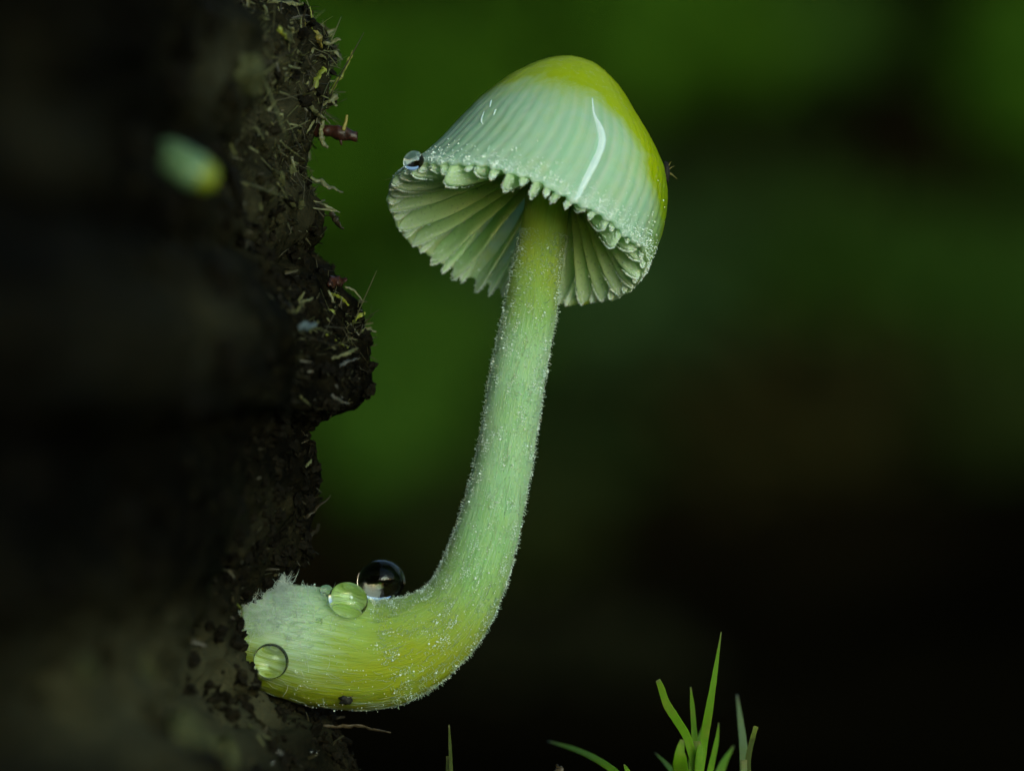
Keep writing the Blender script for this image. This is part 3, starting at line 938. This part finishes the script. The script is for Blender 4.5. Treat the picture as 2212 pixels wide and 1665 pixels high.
# ------------------------------------------------------------------ water drops
def drop(c, r, ax, label, squash=0.92):
    V, F = ICO4
    ax = unit(ax); al = V @ ax
    V2 = V - np.outer(al, ax) + np.outer(al * np.where(al < 0, squash * .9, squash), ax)
    V2 = V2 * (1 + 0.012 * fbm(V * 1.6 + c, 2, 91))[:, None]
    o = obj('water_drop', c + V2 * r, F, WATER, None, origin=c - ax * r)
    return tag(o, label, 'water drop')
def on_stem(x, y, r, embed):
    """centre of a drop of radius r whose picture position is x, y and that sits on the stem"""
    best = None
    for Y in np.linspace(-4.5, 1.0, 221):
        c = P(x, y, Y)
        loc, nor, i, dist = SB.find_nearest(Vector(c))
        n = np.array(nor); out = (c - np.array(loc)) @ unit(np.array(loc) - spath[np.argmin(np.linalg.norm(spath - np.array(loc), axis=1))])
        e = abs(out - r * embed)
        if best is None or e < best[0] - 1e-6: best = (e, c, unit(c - np.array(loc)))
    return best[1], best[2]
for (x, y, r, em, lab) in [
    (823, 1256, 52, .85, 'largest clear round water drop balanced on top of the curved stem'),
    (752, 1296, 43, .55, 'medium cloudy-green water drop beside the largest drop on the stem'),
    (705, 1275, 15, .5, 'tiny water drop behind the medium drop on the stem top'),
    (585, 1427, 39, .75, 'water drop clinging low on the stem side near the log')]:
    c, n = on_stem(x, y, r * K, em)
    drop(c, r * K, n, lab, .92 if r > 50 else .80)
p, n = hit(SB, 690, 1342)
drop(p + n * .03, .14, n, 'flat glinting water bead among the white wool below the medium drop', .5)
p, n = hit(CB, 906, 352)
drop(P(894, 348, p[1] - .28), 23 * K, n, 'small water drop hanging on the upper left lip of the cap')

# ------------------------------------------------------------------ specks stuck to the mushroom
o = thing('debris_speck', P(1440, 372), 'tiny black debris speck with hairs stuck to the cap edge', 'debris')
V, F = ICO2
c = P(1439, 372); loc, *_ = CB.find_nearest(Vector(c)); c = np.array([c[0], loc[1], c[2]])
ne = 1 + .45 * fbm(V * 2.5, 3, 92)
obj('speck', c + V * ne[:, None] * np.array([.14, .2, .42]), F, BLACK, o)
for d in ((.45, -.1, -.28), (.35, 0, .25), (.2, -.1, .42), (.30, .1, -.12)):
    d = np.array(d)
    Vh, Fh = tube(catmull([c + d * .2, c + d * .6 + np.array([0, 0, .04]), c + d], 5), np.array([.03, .025, .02, .015, .008]), 4)
    obj('hair', Vh, Fh, OCHRE, o)
p, n = hit(SB, 746, 1508)
V, F = ICO2
ne = 1 + .9 * fbm(V * 2.6 + 5, 3, 93)
tag(obj('soil_crumb', p + V * ne[:, None] * np.array([.27, .16, .21]), F, BLACK, None, origin=p), 'black soil crumb stuck to the yellow underside of the stem', 'debris')
p = P(842, 386, 0); V, F = tube(np.array([p + (.25, 0, -.03), p, p + (-.22, 0, -.07)]), np.array([.02, .015, .006]), 4)
tag(obj('fine_hair', V, F, STRAW, None, origin=p), 'single fine pale hair poking out from the left tip of the cap', 'hair')

# ------------------------------------------------------------------ bits of plant caught in the log
def z3(x, y): return (442.4 + x * .3188, y * .3188)
def z4(x, y): return (442.4 + x * .3188, 530.9 + y * .3188)
def z5(x, y): return (353.9 + x * .3624, 1061.8 + y * .3624)
def bit(name, pts, wpx, mat, label, cat, group=None, flat=.4, Y=None, taper=(.7, 1, .9, .5), rough=.35, ns=8):
    W = []
    Yl = None
    for (x, y) in pts:
        h, n = hit(LB, x, y)
        if Y is not None: yy = Y
        elif h is not None and h[1] > -13: yy = min(h[1] - 0.15, 1.0)
        else: yy = Yl if Yl is not None else -0.2
        if Yl is not None: yy = Yl + np.clip(yy - Yl, -.8, .8)
        Yl = yy
        W.append(P(x, y, yy))
    n = 8 + 5 * len(pts)
    c = catmull(W, n)
    c = c + rough * wpx * K * np.stack([vnoise(c * 6 + k * 20 + wpx, 95) for k in range(3)], -1)
    r = np.interp(np.linspace(0, 1, n), np.linspace(0, 1, len(taper)), taper) * wpx * K / 2
    r = r * (1 + .35 * vnoise(c * 9 + 5, 96))
    V, F = tube(c, r, ns, flat, RNG.uniform(-1.6, 1.6))
    V = V + (wpx * K * .16) * np.stack([vnoise(V * 14 + 31 * k, 94) for k in range(3)], -1)
    o = obj(name, V, F, mat, None, origin=c[0], uv=np.stack([np.tile(np.arange(ns) / ns, n), np.repeat(np.linspace(0, 1, n), ns)], -1))
    return tag(o, label, cat, group)

bit('moss_needle', [z3(845, 640), z3(920, 520), z3(975, 420), z3(1007, 340)], 8, NEEDLE, 'long yellow-green needle pointing up and out from the log above the red twig stub', 'needle', Y=-.2)
o = thing('twig_stub', P(*z3(800, 890), 0), 'dark red-brown broken twig stub sticking out of the log', 'twig')
c = catmull([P(*z3(700, 870), .6), P(*z3(820, 885), 0), P(*z3(930, 905), -.2), P(*z3(1035, 925), -.3)], 30)
V, F = tube(c, 14 * K * (1 + .22 * vnoise(c * 3.5, 97)), 18, .8)
V = V + .09 * np.stack([fbm(V * 3.5 + 13 * k, 3, 99) for k in range(3)], -1)
V[-18:, 0] += .12 * vnoise(V[-18:] * 9, 90)
obj('bark', V, F, REDTW, o)
c = catmull([P(*z3(938, 885), -.4), P(*z3(955, 830), -.4), P(*z3(964, 780), -.4)], 10)
V, F = tube(c, np.linspace(5, 3, 10) * K, 6); obj('bud', V, F, OCHRE, o)
c = catmull([P(*z3(920, 950), -.3), P(*z3(925, 975), -.3), P(*z3(922, 985), -.3)], 6)
V, F = tube(c, np.linspace(4, 2, 6) * K, 6); obj('thorn', V, F, REDTW, o)

SG = 'dry straw fibres clinging to the log'
SL = 'short dry straw-coloured fibre clinging to the dark log'
for pts, w, SL in [
    ([z3(430, 12), z3(560, 22), z3(665, 30)], 12, 'broad pale straw scrap lying flat on the very top of the log'), ([z3(400, 35), z3(435, 160)], 8, 'upright straw fibre beside the broad scrap on the log top'), ([z3(740, 320), z3(670, 455)], 9, 'slanting straw fibre leaning under the curled ochre leaflet'),
    ([z3(335, 370), z3(345, 450)], 8, 'short stubby straw at the inner edge of the top clump'), ([z3(570, 290), z3(570, 490)], 3.5, 'hair-thin upright straw in the middle of the top clump'), ([z3(600, 225), z3(560, 180)], 11, 'short thick straw tucked under the yellowish stalk'),
    ([z3(680, 690), z3(760, 770), z3(830, 820)], 12, 'thick straw running down to the red twig stub'), ([z3(510, 960), z3(600, 1030), z3(680, 1085)], 5, 'thin slanting straw on the log face below the red twig stub'),
    ([z3(720, 1200), z3(830, 1260), z3(935, 1310)], 11, 'stout straw jutting out alone between twig stub and dark rough splinter'), ([z3(740, 1360), z3(830, 1400), z3(910, 1440)], 6, 'upper one of two crossed straws above the dark rough splinter'),
    ([z3(730, 1412), z3(830, 1420), z3(915, 1440)], 5, 'lower one of two crossed straws above the dark rough splinter'), ([z3(345, 860), z3(400, 940)], 7, 'short slanting straw beside the dark hollow below the grey rootlet'), ([z3(530, 460), z3(560, 462)], 5, 'tiny level straw beside the grey rootlet'),
    ([z3(775, 370), z3(830, 405)], 6, 'tiny straw under the crumbly pale scraps of the top clump'), ([z3(740, 810), z3(690, 910)], 5, 'thin straw drooping to the left of the red twig stub'), ([z3(800, 300), z3(915, 270)], 11, 'crumbly pale straw scrap at the outer tip of the top clump'),
    ([z3(870, 340), z3(930, 400)], 9, 'ragged pale straw hanging off the outer tip of the top clump'), ([z3(790, 820), z3(800, 960), z3(835, 1002)], 11, 'bent straw crossing in front of the red twig stub root'), ([z3(490, 1240), z3(560, 1340)], 8, 'short straw on the dark face level with the two crossed straws'),
    ([z4(600, 65), z4(660, 95)], 6, 'short frayed straw on the bare neck above the overhanging clod'), ([z4(640, 390), z4(740, 350)], 7, 'short straw on top of the blue-grey flake'), ([z4(620, 775), z4(670, 715)], 5, 'small oblique straw under the green leaflet by the blue-grey flake'),
    ([z4(860, 765), z4(985, 722), z4(1030, 690)], 8, 'crooked straw lying along the upper edge of the long grey splinter'), ([z4(640, 1010), z4(710, 1085)], 9, 'lone short straw at the inner bottom of the overhanging clod'), ([z4(685, 1490), z4(730, 1450)], 7, 'tiny straw on the dark neck under the overhanging clod'),
    ([z4(1100, 560), z4(1160, 585)], 6, 'small straw tip poking out of the clod\'s outer top corner'), ([z4(1050, 590), z4(1090, 560)], 8, 'stubby straw beside the straw tip at the clod\'s outer corner'), ([z4(830, 490), z4(855, 530)], 5, 'tiny straw inside the loop of the long pale rootlet'),
    ([z5(500, 1380), z5(580, 1440), z5(650, 1480)], 6, 'long thin straw slanting in the black soil beneath the mushroom base'), ([z5(560, 1450), z5(600, 1510)], 4, 'tiny straw under the slanting one in the black soil')]:
    bit('straw_fibre', pts, w, STRAW, SL, 'fibre', SG)
GGL = 'yellow-green moss leaflet lodged in the crumbly log'
GGG = 'moss leaflets lodged in the log'
for pts, w, GGL in [
    ([z3(500, 200), z3(545, 260)], 16, "broad yellow-green moss leaflet deep in the top clump"), ([z3(740, 590), z3(775, 490), z3(830, 485)], 15, "pale green lump-like moss leaflet below the long yellow needle"),
    ([z4(850, 320), z4(910, 350), z4(975, 400)], 8, "slim yellow moss leaflet pointing out at the top of the overhanging clod"), ([z4(820, 595), z4(890, 645), z4(970, 690)], 8, "straight yellow-green moss leaflet lying across the long pale rootlet"),
    ([z4(1000, 520), z4(1050, 470), z4(1092, 458)], 9, "ragged green moss leaflet at the outer shoulder of the overhanging clod"), ([z4(840, 430), z4(885, 460)], 9, "tiny yellow moss leaflet beside the long pale rootlet's upper bend"), ([z4(560, 680), z4(640, 678), z4(722, 692)], 10, "blurred green moss leaflet at the inner edge of the overhanging clod")]:
    bit('moss_leaflet', pts, w, NEEDLE, GGL, 'leaflet', GGG)
bit('curled_leaflet', [z3(720, 140), z3(665, 160), z3(636, 200), z3(632, 255)], 19, OCHRE, 'curled ochre leaflet standing on the top clump of the log', 'leaflet', taper=(.4, .8, 1, .7))
bit('brown_leaflet', [z3(755, 200), z3(768, 260), z3(780, 320)], 15, OCHRE, 'upright ochre-brown leaflet beside the curled one on the top clump', 'leaflet')
bit('thin_stalk', [z3(728, 200), z3(722, 110), z3(713, 45)], 3.5, NEEDLE, 'thin yellowish stalk rising behind the curled ochre leaflet', 'stalk')
bit('curled_tendril', [z3(790, 715), z3(840, 690), z3(880, 655), z3(898, 670), z3(870, 690), z3(892, 725)], 9, STRAW, 'pale curled tendril on the log just above the red twig stub', 'tendril')
bit('grey_root', [z3(470, 400), z3(495, 480), z3(500, 585)], 8, GREYW, 'grey rootlet hanging below the top clump of the log', 'root')
bit('rootlet', [z4(840, 300), z4(885, 440), z4(906, 580), z4(885, 665), z4(790, 668), z4(690, 680)], 7, STRAW, 'long pale rootlet looping down over the overhanging clod', 'root', Y=-2.6)
bit('pale_root_tip', [z4(945, 275), z4(1020, 312), z4(1080, 385)], 5, STRAW, 'thin pale root tip arching out above the overhanging clod', 'root', Y=-.4)
for pts, w, lab in [([z4(845, 830), z4(930, 800), z4(1030, 765)], 10, 'long grey splinter across the dark face of the overhanging clod'),
                    ([z4(865, 1000), z4(910, 1045), z4(975, 1072)], 9, 'thick bent grey splinter near the bottom of the overhanging clod'),
                    ([z4(890, 940), z4(930, 1030)], 7, 'thin grey splinter crossing the bent grey splinter')]:
    bit('wood_splinter', pts, w, GREYW, lab, 'splinter')
bit('bark_flake', [z4(640, 560), z4(690, 545), z4(745, 530)], 17, BLUEFL, 'shiny blue-grey flake embedded beside the long pale rootlet', 'flake', flat=.35)
bit('dark_splinter', [z3(850, 1440), z3(900, 1500), z3(935, 1560)], 12, DARKST, 'dark rough splinter pointing down and out below the pale fibres', 'splinter')
bit('dark_stick', [z5(820, 190), z5(900, 105), z5(1000, 25)], 9, DARKST, 'thin dark stick angling up from the log above the white wool', 'stick', Y=.6)
bit('dark_stick', [z5(815, 360), z5(870, 275), z5(932, 188)], 11, DARKST, 'blurred thick dark stick below the thin angled one', 'stick', Y=7)
bit('yellow_arc', [z5(440, 668), z5(465, 710), z5(460, 762)], 5, NEEDLE, 'small yellowish arched fibre on the dark log left of the white wool', 'fibre')
bit('fallen_twig', [z5(940, 1400), z5(1010, 1402), z5(1160, 1398), z5(1260, 1420), z5(1352, 1438)], 8, BROWN, 'thin brown twig lying just under the mushroom base', 'twig', Y=.5, taper=(.6, 1.1, .9, 1, .8))
bit('dark_clump', [z4(840, 270), z4(900, 240), z4(950, 205)], 24, REDTW, 'dark reddish crumb clump on top of the overhanging clod', 'clump', taper=(.8, 1, .6))
# wet glints in the dark soil under the mushroom
for k, (x, y, r) in enumerate([z5(680, 1560) + (7,), z5(872, 1555) + (6,), z5(640, 1610) + (5,), z5(905, 1560) + (4,), z5(770, 1580) + (3.5,)]):
    p, n = hit(LB, x, y)
    if p is None: continue
    V, F = ICO2
    tag(obj('water_bead', p + n * r * K * .4 + V * r * K * np.array([1, .6, 1.3]), F, WATER, None, origin=p), 'tiny wet bead glinting in the black soil under the mushroom', 'water drop', 'wet beads under the mushroom')

# young mushroom on the near, blurred face of the log
p, n = hit(LB, 415, 372)
s = (D + p[1]) / D * K
bud = thing('young_mushroom', p, 'tiny blurred yellow-green young mushroom on the dark face of the log', 'mushroom')
p = p + np.array([0, -4.0, 0])
def at(dx, dy, dY=0): return p + np.array([dx * s, dY, -dy * s])
c = catmull([at(-48, -26, 1.5), at(-20, -12, .5), at(8, 2, 0), at(24, 10, 0)], 20)
V, F = tube(c, np.linspace(44, 40, 20) * s, 20); obj('stem', V, F, m_fibre('pale_green_stem', (.09, .18, .08), (.17, .28, .14)), bud)
c = catmull([at(12, 2), at(18, 6), at(26, 10), at(40, 18), at(52, 25), at(58, 28), at(60, 29)], 24)
V, F = tube(c, np.interp(np.linspace(0, 1, 24), [0, .1, .3, .6, .85, 1], [30, 38, 38, 30, 18, 3]) * s, 20); obj('cap', V, F, m_fibre('young_yellow_cap', (.12, .18, .008), (.24, .28, .010)), bud)

# ------------------------------------------------------------------ moss shoots in front of the dark bank
def blade(parent, pts, w, mat, name='leaf', taper=(.75, 1, .85, .5, .12), flat=.22, Ys=0.0, tw=.3):
    Yv = Ys if hasattr(Ys, '__len__') else [Ys] * len(pts)
    c = catmull([P(x, y, Y) for (x, y), Y in zip(pts, Yv)], 26)
    r = np.interp(np.linspace(0, 1, 26), np.linspace(0, 1, len(taper)), taper) * w * .84 * K / 2
    r = r * (1 + .07 * vnoise(c * 5, 98))
    V, F = tube(c, r, 12, flat, tw)
    tha = np.arange(12) / 12 * 2 * math.pi
    V = V.reshape(26, 12, 3)
    dip = (np.abs(np.sin(tha)) ** 2)                     # keeled cross-section
    V[..., 1] -= (dip * .35)[None, :] * r[:, None]
    return obj(name, V.reshape(-1, 3), F, mat, parent, uv=np.stack([np.tile(np.abs(np.sin(tha)), 26), np.repeat(np.linspace(0, 1, 26), 12)], -1))
GZ = -23.5
def foot(x, Y=0): return (x, 832.5 + 24.5 / K * D / (D + Y))
m1 = thing('moss_shoot', P(1510, 2080), 'bright green leafy moss shoot with tall pointed blades on the forest floor', 'moss')
blade(m1, [foot(1512), (1512, 1800), (1508, 1660), (1506, 1600)], 30, LEAF, 'stalk', (1, 1, .9, .7), .9)
blade(m1, [(1508, 1700), (1519, 1610), (1532, 1530), (1545, 1450), (1558, 1364)], 22, LEAF, Ys=[0, 0, -.3, -.4, -.3], taper=(.9, 1, .95, .6, .12))
blade(m1, [(1508, 1690), (1487, 1600), (1462, 1555), (1440, 1520), (1428, 1485), (1421, 1468)], 22, LEAF, Ys=[-.2, -.5, -.9, -1.2, -1.5, -1.7], taper=(.9, 1, 1, .85, .6))
blade(m1, [(1504, 1680), (1500, 1590), (1496, 1530), (1492, 1483)], 15, LEAF, Ys=[.3, .6, .8, .8], taper=(1, 1, .85, .25))
blade(m1, [(1508, 1720), (1510, 1660), (1512, 1625), (1511, 1604)], 26, LEAF, 'bud', (.8, 1, .95, .35), .8, -.8)
blade(m1, [(1490, 1780), (1476, 1700), (1468, 1640), (1474, 1597)], 46, LEAF, Ys=[-1, -3, -5, -5], taper=(.9, 1, .9, .4), tw=.6)
blade(m1, [(1520, 1780), (1545, 1700), (1562, 1650), (1585, 1610)], 30, LEAF, Ys=[1, 4, 6, 8], taper=(.9, 1, .7, .15))
blade(m1, [(1505, 1720), (1530, 1680), (1556, 1690), (1590, 1740)], 26, LEAF, Ys=[-1, -3, -4.5, -5], taper=(.8, 1, .8, .2))
blade(m1, [(1500, 1720), (1495, 1640), (1520, 1575), (1530, 1530)], 18, LEAF, Ys=[1, 3, 5, 6], taper=(.8, 1, .8, .2))
blade(m1, [(1500, 1760), (1470, 1690), (1440, 1650), (1415, 1625)], 20, LEAF, Ys=[0, 2, 4, 6], taper=(.9, 1, .7, .12))
blade(m1, [(1512, 1760), (1535, 1660), (1548, 1600), (1553, 1560)], 17, LEAF, Ys=[0, 1.5, 2.5, 3], taper=(.9, 1, .7, .12))
blade(m1, [(1500, 1790), (1478, 1740), (1452, 1715), (1425, 1705)], 26, LEAF, Ys=[-.5, -2, -3, -4], taper=(.9, 1, .7, .15))
m2 = thing('moss_shoot', P(1612, 2080), 'pale half-blurred moss shoot with a clipped leaf beside the bright green one', 'moss')
blade(m2, [foot(1605, 0), (1608, 1850), (1607, 1720), (1606, 1640)], 24, LEAFP, 'stalk', (1, 1, .9, .8), .8)
blade(m2, [(1606, 1700), (1606, 1620), (1600, 1560), (1592, 1500)], 22, LEAFP, Ys=[0, 1.5, 4, 7], taper=(1, 1, .8, .3))
blade(m2, [(1618, 1760), (1617, 1690), (1616, 1640), (1624, 1600), (1633, 1568)], 14, LEAFD, Ys=0.0, taper=(1.1, 1.2, 1, 1, .9))
m3 = thing('moss_shoot', P(1330, 2080), 'low moss shoot with one long green leaf leaning out flat', 'moss')
blade(m3, [foot(1380), (1375, 1850), (1360, 1740), (1345, 1690)], 22, LEAFD, 'stalk', (1, 1, .9, .8), .8)
blade(m3, [(1380, 1720), (1335, 1672), (1290, 1640), (1240, 1617), (1184, 1600)], 19, LEAF, Ys=[0, 1, 2.5, 5, 8], taper=(1, 1, .95, .8, .3))
blade(m3, [(1375, 1740), (1365, 1690), (1355, 1664), (1348, 1650)], 16, LEAF, Ys=[0, -.3, -.5, -.5], taper=(1, 1, .8, .2))
m4 = thing('moss_shoot', P(972, 2080), 'dark thin upright moss spike standing below the curve of the stem', 'moss')
blade(m4, [foot(976), (974, 1850), (972, 1720), (969, 1660), (967, 1632)], 17, LEAFD, 'stalk', (1, 1, 1, .9, .5), .7)
blade(m4, [(975, 1720), (974, 1660), (972, 1610), (970, 1565)], 10, LEAFD, Ys=-.2, taper=(1, 1, .8, .35))
bit('withered_bud', [foot(1206), (1206, 1800), (1205, 1700), (1203, 1668), (1206, 1655)], 20, BROWN, 'small withered brown bud on a stalk beside the long flat-leaning leaf', 'bud', Y=0, taper=(.3, .3, .4, 1, .6))
